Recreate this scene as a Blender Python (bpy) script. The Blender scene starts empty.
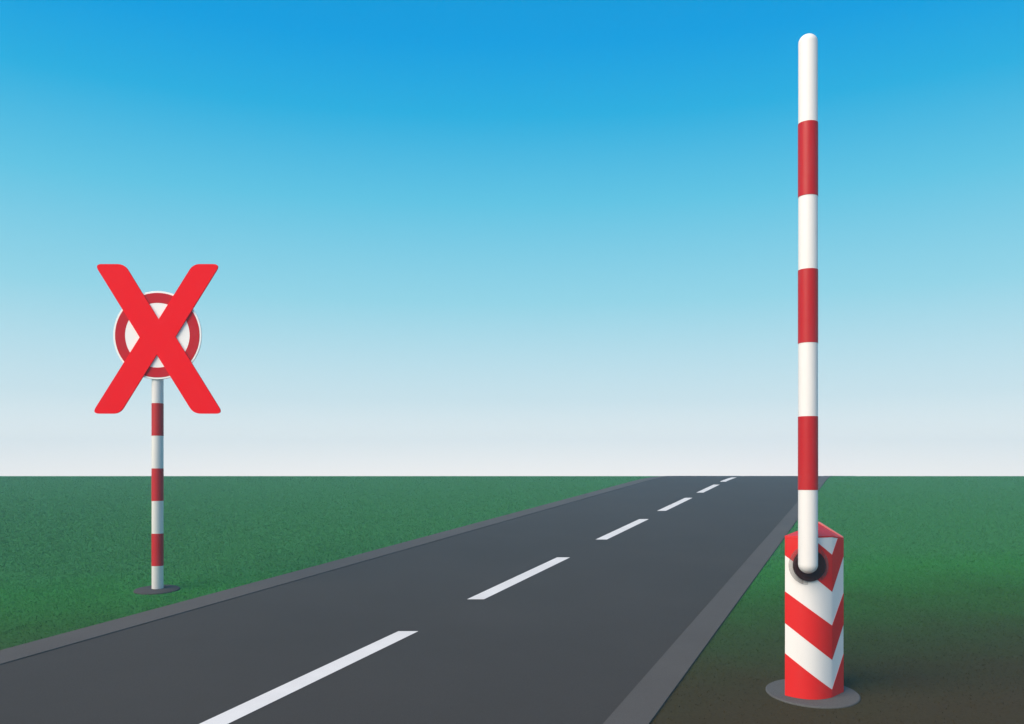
import bpy, bmesh, math, random
import numpy as np

# ------------------------------------------------------------------ camera, sky, sun, exposure
sc = bpy.context.scene
C = sc.collection
F = 850.0                      # focal length in pixels (1024 wide)
EYE = 2.30                     # eye height
HY = 476.0                     # eye level in the photograph, pixels from the top
SLOPE = 59.0 / F               # the land climbs gently to a brow at eye height
Y1, Y2 = 30.0, 36.0            # where the climb eases off

cam = bpy.data.cameras.new('camera')
cam.sensor_fit = 'HORIZONTAL'
cam.sensor_width = 36.0
cam.lens = 36.0 * F / 1024
cam.shift_x = 0.0
cam.shift_y = (HY - 362.0) / 1024
cam.clip_start = 0.05
cam.clip_end = 5000
cam_o = bpy.data.objects.new('camera', cam)
C.objects.link(cam_o)
cam_o.location = (0, 0, EYE)
cam_o.rotation_euler = (math.radians(90), 0, 0)
sc.camera = cam_o

SUN_EL, SUN_AZ = math.radians(38), math.radians(228)      # azimuth clockwise from +Y: behind the camera on the left

def srgb(r, g, b):
    f = lambda c: (c / 255 / 12.92) if c / 255 <= 0.04045 else ((c / 255 + 0.055) / 1.055) ** 2.4
    return (f(r), f(g), f(b), 1.0)

world = bpy.data.worlds.new('World')
sc.world = world
world.use_nodes = True
nt = world.node_tree
nt.nodes.clear()
wo = nt.nodes.new('ShaderNodeOutputWorld')
bg1 = nt.nodes.new('ShaderNodeBackground')
bg2 = nt.nodes.new('ShaderNodeBackground')
mixs = nt.nodes.new('ShaderNodeMixShader')
sky = nt.nodes.new('ShaderNodeTexSky')
sky.sky_type = 'NISHITA'
sky.sun_disc = False
sky.sun_elevation = SUN_EL
sky.sun_rotation = SUN_AZ
sky.air_density = 1.0
sky.dust_density = 0.6
sky.ozone_density = 2.0
tc = nt.nodes.new('ShaderNodeTexCoord')
sep = nt.nodes.new('ShaderNodeSeparateXYZ')
ramp = nt.nodes.new('ShaderNodeValToRGB')
ramp.color_ramp.interpolation = 'LINEAR'
stops = [(0.0, (250, 248, 247)), (0.088, (212, 234, 241)), (0.20, (150, 216, 234)), (0.305, (96, 198, 230)),
         (0.39, (36, 176, 226)), (0.455, (0, 160, 226)), (0.75, (2, 120, 190)), (1.0, (6, 98, 166))]
els = ramp.color_ramp.elements
while len(els) < len(stops):
    els.new(0.5)
for e, (p, c) in zip(els, stops):
    e.position = p
    e.color = srgb(*c)
els[0].color = (1.16, 1.07, 1.02, 1.0)
nt.links.new(tc.outputs['Generated'], sep.inputs[0])
nt.links.new(sep.outputs['Z'], ramp.inputs['Fac'])
nt.links.new(ramp.outputs['Color'], bg1.inputs['Color'])
bg1.inputs['Strength'].default_value = 0.5
nt.links.new(sky.outputs['Color'], bg2.inputs['Color'])
bg2.inputs['Strength'].default_value = 0.06
mixs.inputs['Fac'].default_value = 0.03
nt.links.new(bg1.outputs[0], mixs.inputs[1])
nt.links.new(bg2.outputs[0], mixs.inputs[2])
nt.links.new(mixs.outputs[0], wo.inputs['Surface'])

sun = bpy.data.lights.new('sun', 'SUN')
sun.energy = 2.5
sun.angle = math.radians(50)
sun.color = (1.0, 0.81, 0.62)
sun_o = bpy.data.objects.new('sun', sun)
C.objects.link(sun_o)
sun_o.location = (-20, -20, 30)
sun_o.rotation_euler = (math.radians(90) - SUN_EL, 0, -SUN_AZ + math.radians(180))

sc.view_settings.view_transform = 'Standard'
sc.view_settings.look = 'None'
sc.view_settings.exposure = 1.0
sc.view_settings.gamma = 1.0
sc.render.engine = 'CYCLES'
sc.cycles.volume_bounces = 1

# ------------------------------------------------------------------ helpers
def gz(y):
    """height of the land at distance y: a steady climb, easing off to a level brow"""
    if y < -25:
        return SLOPE * -25
    if y < Y1:
        return SLOPE * y
    t = min(y, Y2) - Y1
    return SLOPE * Y1 + SLOPE * (t - t * t / (2 * (Y2 - Y1)))

def at(px, py, Y):
    """the point at distance Y in the direction of a pixel"""
    return ((px - 512.0) / F * Y, Y, EYE - (py - HY) / F * Y)

def link(name, me, mats, parent=None, smooth=False):
    o = bpy.data.objects.new(name, me)
    C.objects.link(o)
    for m in (mats if isinstance(mats, (list, tuple)) else [mats]):
        me.materials.append(m)
    if smooth:
        me.polygons.foreach_set('use_smooth', [True] * len(me.polygons))
    if parent:
        o.parent = parent
        o.matrix_parent_inverse = parent.matrix_world.inverted()
    return o

def from_py(name, verts, faces, mats, parent=None, smooth=False, bevel=0):
    me = bpy.data.meshes.new(name)
    if parent is not None:                       # vertices are given in world space
        p = parent
        off = [0, 0, 0]
        while p is not None:
            for i in range(3):
                off[i] += p.location[i]
            p = p.parent
        verts = [(v[0] - off[0], v[1] - off[1], v[2] - off[2]) for v in verts]
    bm = bmesh.new()
    vs = [bm.verts.new(v) for v in verts]
    for f in faces:
        try:
            bm.faces.new([vs[i] for i in f])
        except ValueError:
            pass
    bmesh.ops.remove_doubles(bm, verts=bm.verts, dist=1e-5)
    bmesh.ops.dissolve_degenerate(bm, edges=bm.edges, dist=1e-6)
    bmesh.ops.recalc_face_normals(bm, faces=bm.faces)
    if bevel:
        es = [e for e in bm.edges if len(e.link_faces) == 2 and e.calc_face_angle(0) > 0.6]
        bmesh.ops.bevel(bm, geom=es, offset=bevel, segments=2, affect='EDGES', profile=0.7)
    bm.to_mesh(me)
    bm.free()
    o = bpy.data.objects.new(name, me)
    C.objects.link(o)
    for m in (mats if isinstance(mats, (list, tuple)) else [mats]):
        me.materials.append(m)
    if smooth:
        me.polygons.foreach_set('use_smooth', [True] * len(me.polygons))
        try:
            me.set_sharp_from_angle(angle=math.radians(35))
        except Exception:
            pass
    if parent is not None:
        o.parent = parent
    return o

def empty(name, loc):
    o = bpy.data.objects.new(name, None)
    o.empty_display_size = 0.2
    C.objects.link(o)
    o.location = loc
    return o

def lathe(prof, cx, cy, cz, n=56, axis='z'):
    """profile of (radius, height) turned about an axis through (cx, cy, cz)"""
    v, f = [], []
    for r, h in prof:
        for i in range(n):
            a = 2 * math.pi * i / n
            if axis == 'z':
                v.append((cx + r * math.cos(a), cy + r * math.sin(a), cz + h))
            else:                                # axis pointing to the camera side (-Y)
                v.append((cx + r * math.cos(a), cy - h, cz + r * math.sin(a)))
    m = len(prof)
    for k in range(m - 1):
        for i in range(n):
            j = (i + 1) % n
            f.append((k * n + i, k * n + j, (k + 1) * n + j, (k + 1) * n + i))
    if prof[0][0] > 1e-6:
        f.append(tuple(range(n))[::-1])
    if prof[-1][0] > 1e-6:
        f.append(tuple(range((m - 1) * n, m * n)))
    return v, f

def ring(ro, ri, h0, h1, cx, cy, cz, n=72, axis='y'):
    v, f = [], []
    e = min(0.002, (h1 - h0) * 0.3)
    prof = [(ri, h0), (ro, h0), (ro, h1 - e), (ro - e, h1), (ri + e, h1), (ri, h1 - e)]
    for r, h in prof:
        for i in range(n):
            a = 2 * math.pi * i / n
            if axis == 'z':
                v.append((cx + r * math.cos(a), cy + r * math.sin(a), cz + h))
            else:
                v.append((cx + r * math.cos(a), cy - h, cz + r * math.sin(a)))
    m = len(prof)
    for k in range(m):
        k2 = (k + 1) % m
        for i in range(n):
            j = (i + 1) % n
            f.append((k * n + i, k * n + j, k2 * n + j, k2 * n + i))
    return v, f

# ------------------------------------------------------------------ materials
def new_mat(name):
    m = bpy.data.materials.new(name)
    m.use_nodes = True
    n = m.node_tree.nodes
    return m, n, m.node_tree.links, n['Principled BSDF']

def noise(n, l, scale, detail=4, rough=0.55, vec=None, sc3=None):
    t = n.new('ShaderNodeTexNoise')
    t.inputs['Scale'].default_value = scale
    t.inputs['Detail'].default_value = detail
    t.inputs['Roughness'].default_value = rough
    co = n.new('ShaderNodeTexCoord')
    src = co.outputs['Object']
    if sc3:
        mp = n.new('ShaderNodeMapping')
        mp.inputs['Scale'].default_value = sc3
        l.new(src, mp.inputs[0])
        src = mp.outputs[0]
    l.new(src, t.inputs['Vector'])
    return t

def mixc(n, l, fac, a, b, mode='MIX'):
    m = n.new('ShaderNodeMix')
    m.data_type = 'RGBA'
    m.blend_type = mode
    for sock, val in ((m.inputs[0], fac), (m.inputs[6], a), (m.inputs[7], b)):
        if hasattr(val, 'links'):
            l.new(val, sock)
        else:
            sock.default_value = val
    return m.outputs[2]

def mapr(n, l, src, a, b, c, d, smooth=False):
    m = n.new('ShaderNodeMapRange')
    m.inputs[1].default_value, m.inputs[2].default_value = a, b
    m.inputs[3].default_value, m.inputs[4].default_value = c, d
    if smooth:
        m.interpolation_type = 'SMOOTHSTEP'
    l.new(src, m.inputs[0])
    return m.outputs[0]

def bump(n, l, b, src, strength, dist):
    bp = n.new('ShaderNodeBump')
    bp.inputs['Strength'].default_value = strength
    bp.inputs['Distance'].default_value = dist
    l.new(src, bp.inputs['Height'])
    l.new(bp.outputs[0], b.inputs['Normal'])

def paint(name, col, rough=0.35, spec=0.4, dirt=0.10, coat=0.0):
    m, n, l, b = new_mat(name)
    t = noise(n, l, 6.0, 5, 0.6, sc3=(1, 1, 0.35))
    t2 = noise(n, l, 55.0, 3, 0.6)
    c2 = tuple(col[i] * (1 - dirt) + (0.25, 0.23, 0.2)[i] * dirt for i in range(3)) + (1,)
    f = mapr(n, l, t.outputs['Fac'], 0.45, 0.75, 0, 1, True)
    l.new(mixc(n, l, f, col, c2), b.inputs['Base Color'])
    l.new(mapr(n, l, t2.outputs['Fac'], 0.3, 0.7, rough - 0.05, rough + 0.08), b.inputs['Roughness'])
    b.inputs['Specular IOR Level'].default_value = spec
    if coat:
        b.inputs['Coat Weight'].default_value = coat
        b.inputs['Coat Roughness'].default_value = 0.15
    bump(n, l, b, t2.outputs['Fac'], 0.05, 0.001)
    return m

M = {}
M['white'] = paint('white_paint', (0.79, 0.79, 0.785, 1), 0.45, 0.25, 0.05)
M['plate'] = paint('white_reflective_film', (0.90, 0.90, 0.90, 1), 0.5, 0.2, 0.02)
M['band'] = paint('red_band_film', (0.46, 0.008, 0.011, 1), 0.42, 0.3, 0.06)
M['housing_red'] = paint('red_housing_paint', (0.66, 0.016, 0.014, 1), 0.45, 0.2, 0.06)
M['cross_red'] = paint('bright_red_enamel', (0.86, 0.003, 0.006, 1), 0.65, 0.03, 0.01)
M['ring_red'] = paint('dark_red_film', (0.50, 0.006, 0.014, 1), 0.5, 0.08, 0.05)
M['pale_red'] = paint('pale_red_edge_highlight', (0.72, 0.20, 0.18, 1), 0.45, 0.4, 0.08)  # paler red that paints in the highlight along the lid's edge
M['hub'] = paint('dark_rubbery_hub', (0.030, 0.009, 0.009, 1), 0.6, 0.15, 0.03)
M['steel'] = paint('galvanised_grey', (0.45, 0.46, 0.47, 1), 0.45, 0.5, 0.1)

def smoked():
    m, n, l, b = new_mat('smoked_plastic')
    b.inputs['Base Color'].default_value = (0.12, 0.11, 0.11, 1)
    b.inputs['Roughness'].default_value = 0.4
    tr = n.new('ShaderNodeBsdfTransparent')
    mx = n.new('ShaderNodeMixShader')
    mx.inputs[0].default_value = 0.28
    l.new(tr.outputs[0], mx.inputs[1])
    l.new(b.outputs[0], mx.inputs[2])
    l.new(mx.outputs[0], n['Material Output'].inputs['Surface'])
    return m
M['smoked'] = smoked()

def stone(name, col, var=0.15, grain=220.0, bstr=0.25, big=0.5):
    m, n, l, b = new_mat(name)
    fine = noise(n, l, grain, 2, 0.5)
    large = noise(n, l, big, 4, 0.6)
    lo = tuple(c * (1 - var) for c in col[:3]) + (1,)
    hi = tuple(c * (1 + var) for c in col[:3]) + (1,)
    a = mixc(n, l, mapr(n, l, fine.outputs['Fac'], 0.3, 0.7, 0, 1), lo, hi)
    s = mapr(n, l, large.outputs['Fac'], 0.3, 0.7, 0.93, 1.07)
    cmb = n.new('ShaderNodeCombineColor')
    for i in range(3):
        l.new(s, cmb.inputs[i])
    l.new(mixc(n, l, 1.0, a, cmb.outputs[0], 'MULTIPLY'), b.inputs['Base Color'])
    b.inputs['Roughness'].default_value = 0.9
    b.inputs['Specular IOR Level'].default_value = 0.15
    bump(n, l, b, fine.outputs['Fac'], bstr, 0.004)
    return m
M['asphalt'] = stone('asphalt', (0.049, 0.0445, 0.040, 1), 0.22, 160.0, 0.3)
M['edging'] = stone('concrete_edging', (0.089, 0.083, 0.078, 1), 0.12, 120.0, 0.2, 0.9)
M['pad_dark'] = stone('dark_concrete', (0.056, 0.055, 0.056, 1), 0.15, 90.0, 0.2, 2.0)
M['pad'] = stone('grey_concrete', (0.095, 0.096, 0.096, 1), 0.15, 90.0, 0.2, 2.0)
M['marking'] = stone('road_marking_paint', (0.74, 0.725, 0.70, 1), 0.05, 140.0, 0.15, 1.5)

def land(name, blades=False):
    """short turf that gives way to bare brown earth on the near verge"""
    m, n, l, b = new_mat(name)
    geo = n.new('ShaderNodeNewGeometry')
    sp = n.new('ShaderNodeSeparateXYZ')
    l.new(geo.outputs['Position'], sp.inputs[0])
    big = noise(n, l, 0.8, 4, 0.6)
    fine = noise(n, l, 45.0, 4, 0.65)
    wob = n.new('ShaderNodeMath'); wob.operation = 'MULTIPLY_ADD'
    l.new(big.outputs['Fac'], wob.inputs[0])
    wob.inputs[1].default_value = 1.6
    tilt = n.new('ShaderNodeMath'); tilt.operation = 'MULTIPLY_ADD'
    l.new(sp.outputs['X'], tilt.inputs[0])
    tilt.inputs[1].default_value = -0.17
    l.new(sp.outputs['Y'], tilt.inputs[2])
    l.new(tilt.outputs[0], wob.inputs[2])
    r = n.new('ShaderNodeValToRGB')
    cr = r.color_ramp
    st = [(0.0, (0.046, 0.036, 0.017)), (0.10, (0.042, 0.038, 0.017)), (0.30, (0.034, 0.062, 0.020)),
          (0.54, (0.028, 0.120, 0.026)), (0.80, (0.029, 0.176, 0.038)), (1.0, (0.035, 0.172, 0.052))]
    while len(cr.elements) < len(st):
        cr.elements.new(0.5)
    for e, (p, c) in zip(cr.elements, st):
        e.position = p
        e.color = c + (1,)
    l.new(mapr(n, l, wob.outputs[0], 6.8, 14.5, 0, 1), r.inputs['Fac'])
    v = mapr(n, l, fine.outputs['Fac'], 0.3, 0.7, 0.82, 1.18)
    cmb = n.new('ShaderNodeCombineColor')
    for i in range(3):
        l.new(v, cmb.inputs[i])
    l.new(mixc(n, l, 1.0, r.outputs['Color'], cmb.outputs[0], 'MULTIPLY'), b.inputs['Base Color'])
    b.inputs['Roughness'].default_value = 0.95
    b.inputs['Specular IOR Level'].default_value = 0.05
    if not blades:
        bump(n, l, b, fine.outputs['Fac'], 0.3, 0.01)
    return m
M['land'] = land('turf_and_earth')
M['blade'] = land('grass_blade', True)

# ------------------------------------------------------------------ the land and the road
FAR = 90.0
ys = [-40, -25, -10] + [float(i) for i in range(0, int(Y1) + 1, 2)] + \
     [Y1 + (Y2 - Y1) * k / 14 for k in range(1, 15)] + [45, 60, FAR]

def strip(name, x0, x1, lift, mat, parent=None, skew=0.0, yy=None, thick=0.0):
    """a sheet that follows the land; its edges run along x = x0 + skew * y"""
    yy = yy or ys
    v, f = [], []
    for y in yy:
        v += [(x0 + skew * y, y, gz(y) + lift), (x1 + skew * y, y, gz(y) + lift)]
    for i in range(len(yy) - 1):
        f.append((2 * i, 2 * i + 1, 2 * i + 3, 2 * i + 2))
    if thick:
        k = len(v)
        v += [(a, b_, c - thick) for a, b_, c in v]
        for i in range(len(yy) - 1):
            f.append((k + 2 * i, k + 2 * i + 2, k + 2 * i + 3, k + 2 * i + 1))
            f.append((2 * i, 2 * i + 2, k + 2 * i + 2, k + 2 * i))
            f.append((2 * i + 1, k + 2 * i + 1, k + 2 * i + 3, 2 * i + 3))
        e = 2 * (len(yy) - 1)
        f.append((0, k, k + 1, 1))
        f.append((e, e + 1, k + e + 1, k + e))
    return from_py(name, v, f, mat, parent, smooth=False)

RS = (872 - 512) / F                       # the road's heading
LO, LI, RI, RO = -8.54, -8.065, -2.004, -1.664
ground = strip('ground', -110, 110, 0.0, M['land'])
ground['kind'] = 'structure'
road = strip('road', LI, RI, 0.006, M['asphalt'], skew=RS)
road['kind'] = 'structure'
for nm, a, b_ in (('road_edge_left', LO, LI), ('road_edge_right', RI, RO)):
    e = strip(nm, a, b_, 0.016, M['edging'], skew=RS, thick=0.014)
    e['kind'] = 'structure'

dash_ends = [(5.85, 9.09), (10.68, 13.87), (15.89, 19.07), (20.75, 24.1), (25.75, 28.8), (30.1, 32.9), (35.0, 38.2)]
for y0, y1 in dash_ends:
    n_ = 6
    strip('lane_marking', -4.922, -4.708, 0.0102, M['marking'], road, 0.4079,
          [y0 + (y1 - y0) * k / n_ for k in range(n_ + 1)])

# ------------------------------------------------------------------ the raised barrier
BX, BY = 2.47, 7.05
barrier = empty('level_crossing_barrier', (BX, BY, gz(BY)))
barrier['label'] = 'raised red and white striped barrier arm on a chevron striped post beside the road'
barrier['category'] = 'barrier'

# round concrete pad let into the slope
pv, pf = lathe([(0.372, -0.03), (0.372, 0.008), (0.364, 0.014)], 0, 0, 0, 72)
px_, py_ = 2.497, 7.07
pv = [(x + px_, y + py_, z + gz(y + py_)) for x, y, z in pv]
from_py('base_pad', pv, pf, M['pad'], barrier)

# housing: kite shaped in plan, its broad front bowed to make shading grade across it
PA, PB, PC, PD = (2.242, 6.98), (2.609, 6.93), (2.757, 7.07), (2.650, 7.36)
TA, TB, TC, TD = 1.810, 1.814, 1.783, 1.893          # heights of the lid's corners
NF, NR = 28, 6
def front_pt(u):
    bow = 0.080 * 4 * u * (1 - u)
    nx, ny = -0.135, -0.99
    return (PA[0] + (PB[0] - PA[0]) * u + nx * bow, PA[1] + (PB[1] - PA[1]) * u + ny * bow)
def right_pt(u):
    return (PB[0] + (PC[0] - PB[0]) * u, PB[1] + (PC[1] - PB[1]) * u)
cols = []                                    # (x, y, outward normal, top z, line parameter, side)
for i in range(NF + 1):
    u = i / NF
    p, q = front_pt(max(0, u - .01)), front_pt(min(1, u + .01))
    d = (q[0] - p[0], q[1] - p[1]); ln = math.hypot(*d)
    cols.append((*front_pt(u), d[1] / ln, -d[0] / ln, TA + (TB - TA) * u, u))
for i in range(1, NR + 1):
    u = i / NR
    d = (PC[0] - PB[0], PC[1] - PB[1]); ln = math.hypot(*d)
    cols.append((*right_pt(u), d[1] / ln, -d[0] / ln, TB + (TC - TB) * u, 1 + u))
LIDT = 0.012
def zbot(y): return gz(y) + 0.0145
outline = [(c[0], c[1], c[4]) for c in cols] + [(PD[0], PD[1], TD)]
n_ = len(outline)
v = [(x, y, zbot(y)) for x, y, t in outline] + [(x, y, t - LIDT) for x, y, t in outline]
f = [tuple(range(n_))[::-1], tuple(range(n_, 2 * n_))] + [(i, (i + 1) % n_, n_ + (i + 1) % n_, n_ + i) for i in range(n_)]
housing = from_py('housing', v, f, M['white'], barrier, smooth=True)

# lid plate following the sloping top, with a raised pale lip along its far right edge
ins = lambda pts, k: [((x - 2.52) * k + 2.52, (y - 7.08) * k + 7.08, t) for x, y, t in pts]
lo_ = ins(outline, 1.012)
v = [(x, y, t - LIDT + 0.0005) for x, y, t in lo_] + [(x, y, t) for x, y, t in ins(outline, 1.008)]
f = [tuple(range(n_))[::-1], tuple(range(n_, 2 * n_))] + [(i, (i + 1) % n_, n_ + (i + 1) % n_, n_ + i) for i in range(n_)]
lid = from_py('lid', v, f, M['housing_red'], barrier)
def bar(p, q, w, h0, h1):
    d = (q[0] - p[0], q[1] - p[1]); ln = math.hypot(*d); nx, ny = -d[1] / ln * w / 2, d[0] / ln * w / 2
    vv = []
    for (x, y, z) in (p, q):
        for s, h in ((1, h0), (-1, h0), (-1, h1), (1, h1)):
            vv.append((x + nx * s, y + ny * s, z + h))
    ff = [(0, 1, 2, 3), (7, 6, 5, 4)] + [(i, i + 4, (i + 1) % 4 + 4, (i + 1) % 4) for i in range(4)]
    return vv, ff
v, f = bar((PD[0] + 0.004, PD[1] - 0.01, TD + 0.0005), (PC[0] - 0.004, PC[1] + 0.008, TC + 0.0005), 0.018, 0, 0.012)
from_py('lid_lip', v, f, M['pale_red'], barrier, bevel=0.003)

# chevron stripes: film standing 2 mm proud, wrapping round the front corner
def zl(ya, yb, yc, c):
    za = EYE - (ya - HY) / F * PA[1]; zb = EYE - (yb - HY) / F * PB[1]; zc = EYE - (yc - HY) / F * PC[1]
    t = c[5]
    return za + (zb - za) * t if t <= 1 else zb + (zc - zb) * (t - 1)
fine = []
for a, b_ in zip(cols[:-1], cols[1:]):
    for k in range(4):
        t = k / 4
        fine.append(tuple(a[i] + (b_[i] - a[i]) * t for i in range(6)))
fine.append(cols[-1])
lines = [(518.5, 554.8, 521), (555.3, 591.8, 556), (591.3, 625.6, 593), (623, 659.8, 624), (653.2, 689.6, 653.8), (760, 790, 760)]
for hi, lo in ((0, 1), (2, 3), (4, 5)):
    v, f = [], []
    prev = None
    for c in fine:
        zh = min(zl(*lines[hi], c), c[4] - LIDT - 0.0005)
        zo = max(zl(*lines[lo], c), zbot(c[1]) + 0.0005)
        if zh - zo < 0.0015:
            prev = None
            continue
        k = len(v)
        for off in (-0.001, 0.002):
            v += [(c[0] + c[2] * off, c[1] + c[3] * off, zo), (c[0] + c[2] * off, c[1] + c[3] * off, zh)]
        if prev is None:
            f.append((k, k + 1, k + 3, k + 2))
        else:
            p = prev
            f += [(p + 2, k + 2, k + 3, p + 3), (p, p + 1, k + 1, k), (p + 1, p + 3, k + 3, k + 1), (p, k, k + 2, p + 2)]
        prev = k
    f.append((prev, prev + 2, prev + 3, prev + 1))
    from_py('red_stripe', v, f, M['housing_red'], housing, smooth=True)

# pivot: smoked washer, dark hub, and the arm standing on it
hx, hy_, hz_ = at(808, 565, 6.90)
fy = 6.886
v, f = ring(0.161, 0.120, -0.004, 0.007, hx, fy, hz_)
hub = from_py('pivot_hub', *lathe([(0.128, -0.002), (0.128, 0.034), (0.122, 0.040), (0.0, 0.040)], hx, fy, hz_, 64, 'y'), M['hub'], barrier, smooth=True)
from_py('washer', v, f, M['smoked'], hub, smooth=True)

AY = 6.776
R = 9.45 / F * AY
ax = at(808, 0, AY)[0]
zt, zb = at(0, 33.0, AY - R / 3)[2], at(0, 574.0, AY - R / 2)[2]
prof = [(R * math.sin(a), zb + R - R * math.cos(a)) for a in [math.pi / 2 * k / 12 for k in range(13)]]
prof[0] = (0.0, zb)
rt = R * 0.98
prof += [(rt * math.cos(a), zt - rt * 0.9 + rt * 0.9 * math.sin(a)) for a in [math.pi / 2 * k / 12 for k in range(13)]]
prof[-1] = (0.0, zt)
arm = from_py('arm', *lathe(prof, ax, AY, 0, 64), M['white'], barrier, smooth=True)
for ya, yb in ((120, 194), (268, 342), (416, 490)):
    h1, h0 = at(0, ya, AY - R)[2], at(0, yb, AY - R)[2]
    v, f = ring(R + 0.0018, R - 0.001, h0, h1, ax, AY, 0, 64, 'z')
    from_py('red_band', v, f, M['band'], arm, smooth=True)

# ------------------------------------------------------------------ the crossed-out round sign
SY = 11.30
sx = at(157.6, 0, SY)[0]
sign = empty('road_sign', (sx, SY, gz(SY)))
sign['label'] = 'round red and white sign under a bright red X on a striped pole'
sign['category'] = 'road sign'
pv, pf = lathe([(0.286, -0.03), (0.286, 0.012), (0.272, 0.022), (0.0, 0.026)], 0, 0, 0, 64)
pv = [(x + sx, y + SY - 0.02, z + gz(y + SY - 0.02)) for x, y, z in pv]
from_py('base_pad', pv, pf, M['pad_dark'], sign, smooth=True)
PR = 5.55 / F * SY
z0 = gz(SY) + 0.018
ztop = at(0, 318, SY)[2]
pole = from_py('pole', *lathe([(PR - 0.004, z0), (PR, z0 + 0.006), (PR, ztop - 0.02), (PR - 0.02, ztop)], sx, SY, 0, 48), M['white'], sign, smooth=True)
for ya, yb in ((403, 435.6), (468.4, 501), (533.8, 566.2)):
    h1, h0 = at(0, ya, SY - PR)[2], at(0, yb, SY - PR)[2]
    v, f = ring(PR + 0.0018, PR - 0.001, h0, h1, sx, SY, 0, 48, 'z')
    from_py('red_band', v, f, M['band'], pole, smooth=True)

DY = SY - PR - 0.012                     # sign plate just in front of the pole
dx, _, dz = at(157.6, 335.3, DY)
px2m = DY / F
disc = from_py('sign_plate', *lathe([(44.2 * px2m - 0.004, -0.010), (44.2 * px2m, -0.006), (44.2 * px2m, 0.004), (44.2 * px2m - 0.004, 0.008), (0, 0.008)], dx, DY, dz, 96, 'y'), M['plate'], sign, smooth=True)
v, f = ring(42.3 * px2m, 32.3 * px2m, 0.006, 0.0105, dx, DY, dz, 96)
from_py('red_border', v, f, M['ring_red'], disc, smooth=True)
for zz in (dz + 0.22, dz - 0.36):
    v, f = ring(PR + 0.012, PR - 0.001, zz - 0.025, zz + 0.025, sx, SY, 0, 40, 'z')
    from_py('clamp', v, f, M['steel'], sign, smooth=True)

# the X: one thick plate with rounded tips
poly = [((94.3, 264), 7.5), ((124.4, 264), 7), ((158.4, 319.5), 0), ((193.0, 264), 7), ((220.4, 264), 7.5), ((175.2, 336.6), 0),
        ((222.9, 413.6), 7.5), ((193.4, 413.6), 7), ((156.6, 354.4), 0), ((119.8, 413.6), 7), ((91.7, 413.6), 7.5), ((139.6, 337.3), 0)]
XY_ = DY - 0.034
pts = []
N = len(poly)
for i, (p, r) in enumerate(poly):
    if r == 0:
        pts.append(p)
        continue
    a, b_ = poly[i - 1][0], poly[(i + 1) % N][0]
    da = (a[0] - p[0], a[1] - p[1]); la = math.hypot(*da)
    db = (b_[0] - p[0], b_[1] - p[1]); lb = math.hypot(*db)
    s = (p[0] + da[0] / la * r, p[1] + da[1] / la * r)
    e = (p[0] + db[0] / lb * r, p[1] + db[1] / lb * r)
    for k in range(9):
        t = k / 8
        pts.append(tuple((1 - t) ** 2 * s[j] + 2 * t * (1 - t) * p[j] + t * t * e[j] for j in range(2)))
W = [at(x, y, XY_) for x, y in pts]
n_ = len(W)
v = [(x, XY_, z) for x, _, z in W] + [(x, XY_ + 0.022, z) for x, _, z in W]
f = [tuple(range(n_)), tuple(range(n_, 2 * n_))[::-1]] + [(i, i + n_, (i + 1) % n_ + n_, (i + 1) % n_) for i in range(n_)]
from_py('cross_plate', v, f, M['cross_red'], sign)
cx_, _, cz_ = at(157.4, 337, XY_)
for k in (-0.10, 0.10):
    v, f = lathe([(0.018, -0.0255), (0.018, -0.021)], cx_, XY_, cz_ + k, 20, 'y')
    from_py('spacer', v, f, M['steel'], sign)

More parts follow.
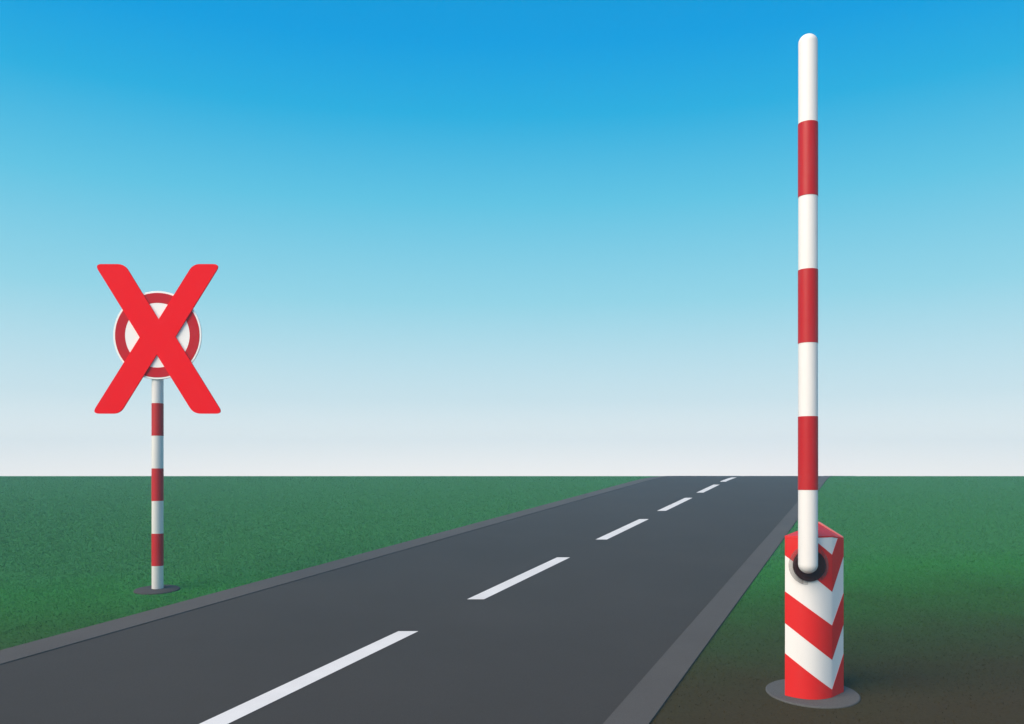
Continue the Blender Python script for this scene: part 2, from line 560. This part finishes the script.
# ------------------------------------------------------------------ short turf
def turf(count, seed):
    rng = np.random.default_rng(seed)
    X, Y = [], []
    got = 0
    while got < count:
        # even on the picture rather than on the land: nearer ground gets more blades per metre
        t = rng.random(count)
        y = 6.0 * (33.5 / 6.0) ** t
        x = (rng.random(count) * 2 - 1) * (0.76 * y + 2.5)
        s = x - RS * y
        ok = ((s < LO - 0.015) | (s > RO + 0.015))
        ok &= ((x - 2.497) ** 2 + (y - 7.07) ** 2 > 0.39 ** 2) & ((x - sx) ** 2 + (y - SY) ** 2 > 0.31 ** 2)
        # sparse on the bare near verge
        ok &= rng.random(count) < np.clip((y - 6.3) / 5.0, 0.05, 1.0)
        X.append(x[ok]); Y.append(y[ok]); got += int(ok.sum())
    x = np.concatenate(X)[:count]; y = np.concatenate(Y)[:count]
    z = SLOPE * np.minimum(y, Y1) + np.where(y > Y1, SLOPE * ((np.minimum(y, Y2) - Y1) - (np.minimum(y, Y2) - Y1) ** 2 / (2 * (Y2 - Y1))), 0)
    h = rng.uniform(0.008, 0.020, count) * np.clip(y / 12, 0.8, 1.15)
    w = rng.uniform(0.004, 0.007, count) * np.clip(y / 10, 0.8, 2.0)
    a = rng.uniform(0, 2 * np.pi, count)
    lean = rng.uniform(0.3, 1.3, count) * h
    b = rng.uniform(0, 2 * np.pi, count)
    co = np.empty((count, 3, 3))
    co[:, 0] = np.stack([x - np.cos(a) * w, y - np.sin(a) * w, z - 0.001], 1)
    co[:, 1] = np.stack([x + np.cos(a) * w, y + np.sin(a) * w, z - 0.001], 1)
    co[:, 2] = np.stack([x + np.cos(b) * lean, y + np.sin(b) * lean, z + h], 1)
    me = bpy.data.meshes.new('grass')
    me.vertices.add(count * 3)
    me.vertices.foreach_set('co', co.ravel())
    me.loops.add(count * 3)
    me.loops.foreach_set('vertex_index', np.arange(count * 3, dtype=np.int32))
    me.polygons.add(count)
    me.polygons.foreach_set('loop_start', np.arange(0, count * 3, 3, dtype=np.int32))
    me.polygons.foreach_set('loop_total', np.full(count, 3, dtype=np.int32))
    me.update()
    me.validate()
    me.materials.append(M['blade'])
    o = bpy.data.objects.new('grass', me)
    C.objects.link(o)
    o['kind'] = 'stuff'
    o['label'] = 'short green turf on both sides of the road'
    o['category'] = 'grass'
    return o
turf(560000, 7)

# ------------------------------------------------------------------ the air
lowest = gz(-40) - 1.0
hv = [(x, y, z) for x in (-112, 112) for y in (-42, FAR + 3) for z in (lowest, 6.2)]
hf = [(0, 1, 3, 2), (4, 6, 7, 5), (0, 4, 5, 1), (2, 3, 7, 6), (0, 2, 6, 4), (1, 5, 7, 3)]
hm = bpy.data.materials.new('haze')
hm.use_nodes = True
hn = hm.node_tree.nodes
hn.clear()
ho = hn.new('ShaderNodeOutputMaterial')
pvn = hn.new('ShaderNodeVolumePrincipled')
pvn.inputs['Color'].default_value = (0.45, 0.74, 0.96, 1)
pvn.inputs['Density'].default_value = 0.0045
pvn.inputs['Anisotropy'].default_value = 0.0
hm.node_tree.links.new(pvn.outputs[0], ho.inputs['Volume'])
haze = from_py('haze', hv, hf, hm)
haze['kind'] = 'stuff'
haze['label'] = 'pale blue haze lying over the whole land'
haze['category'] = 'haze'
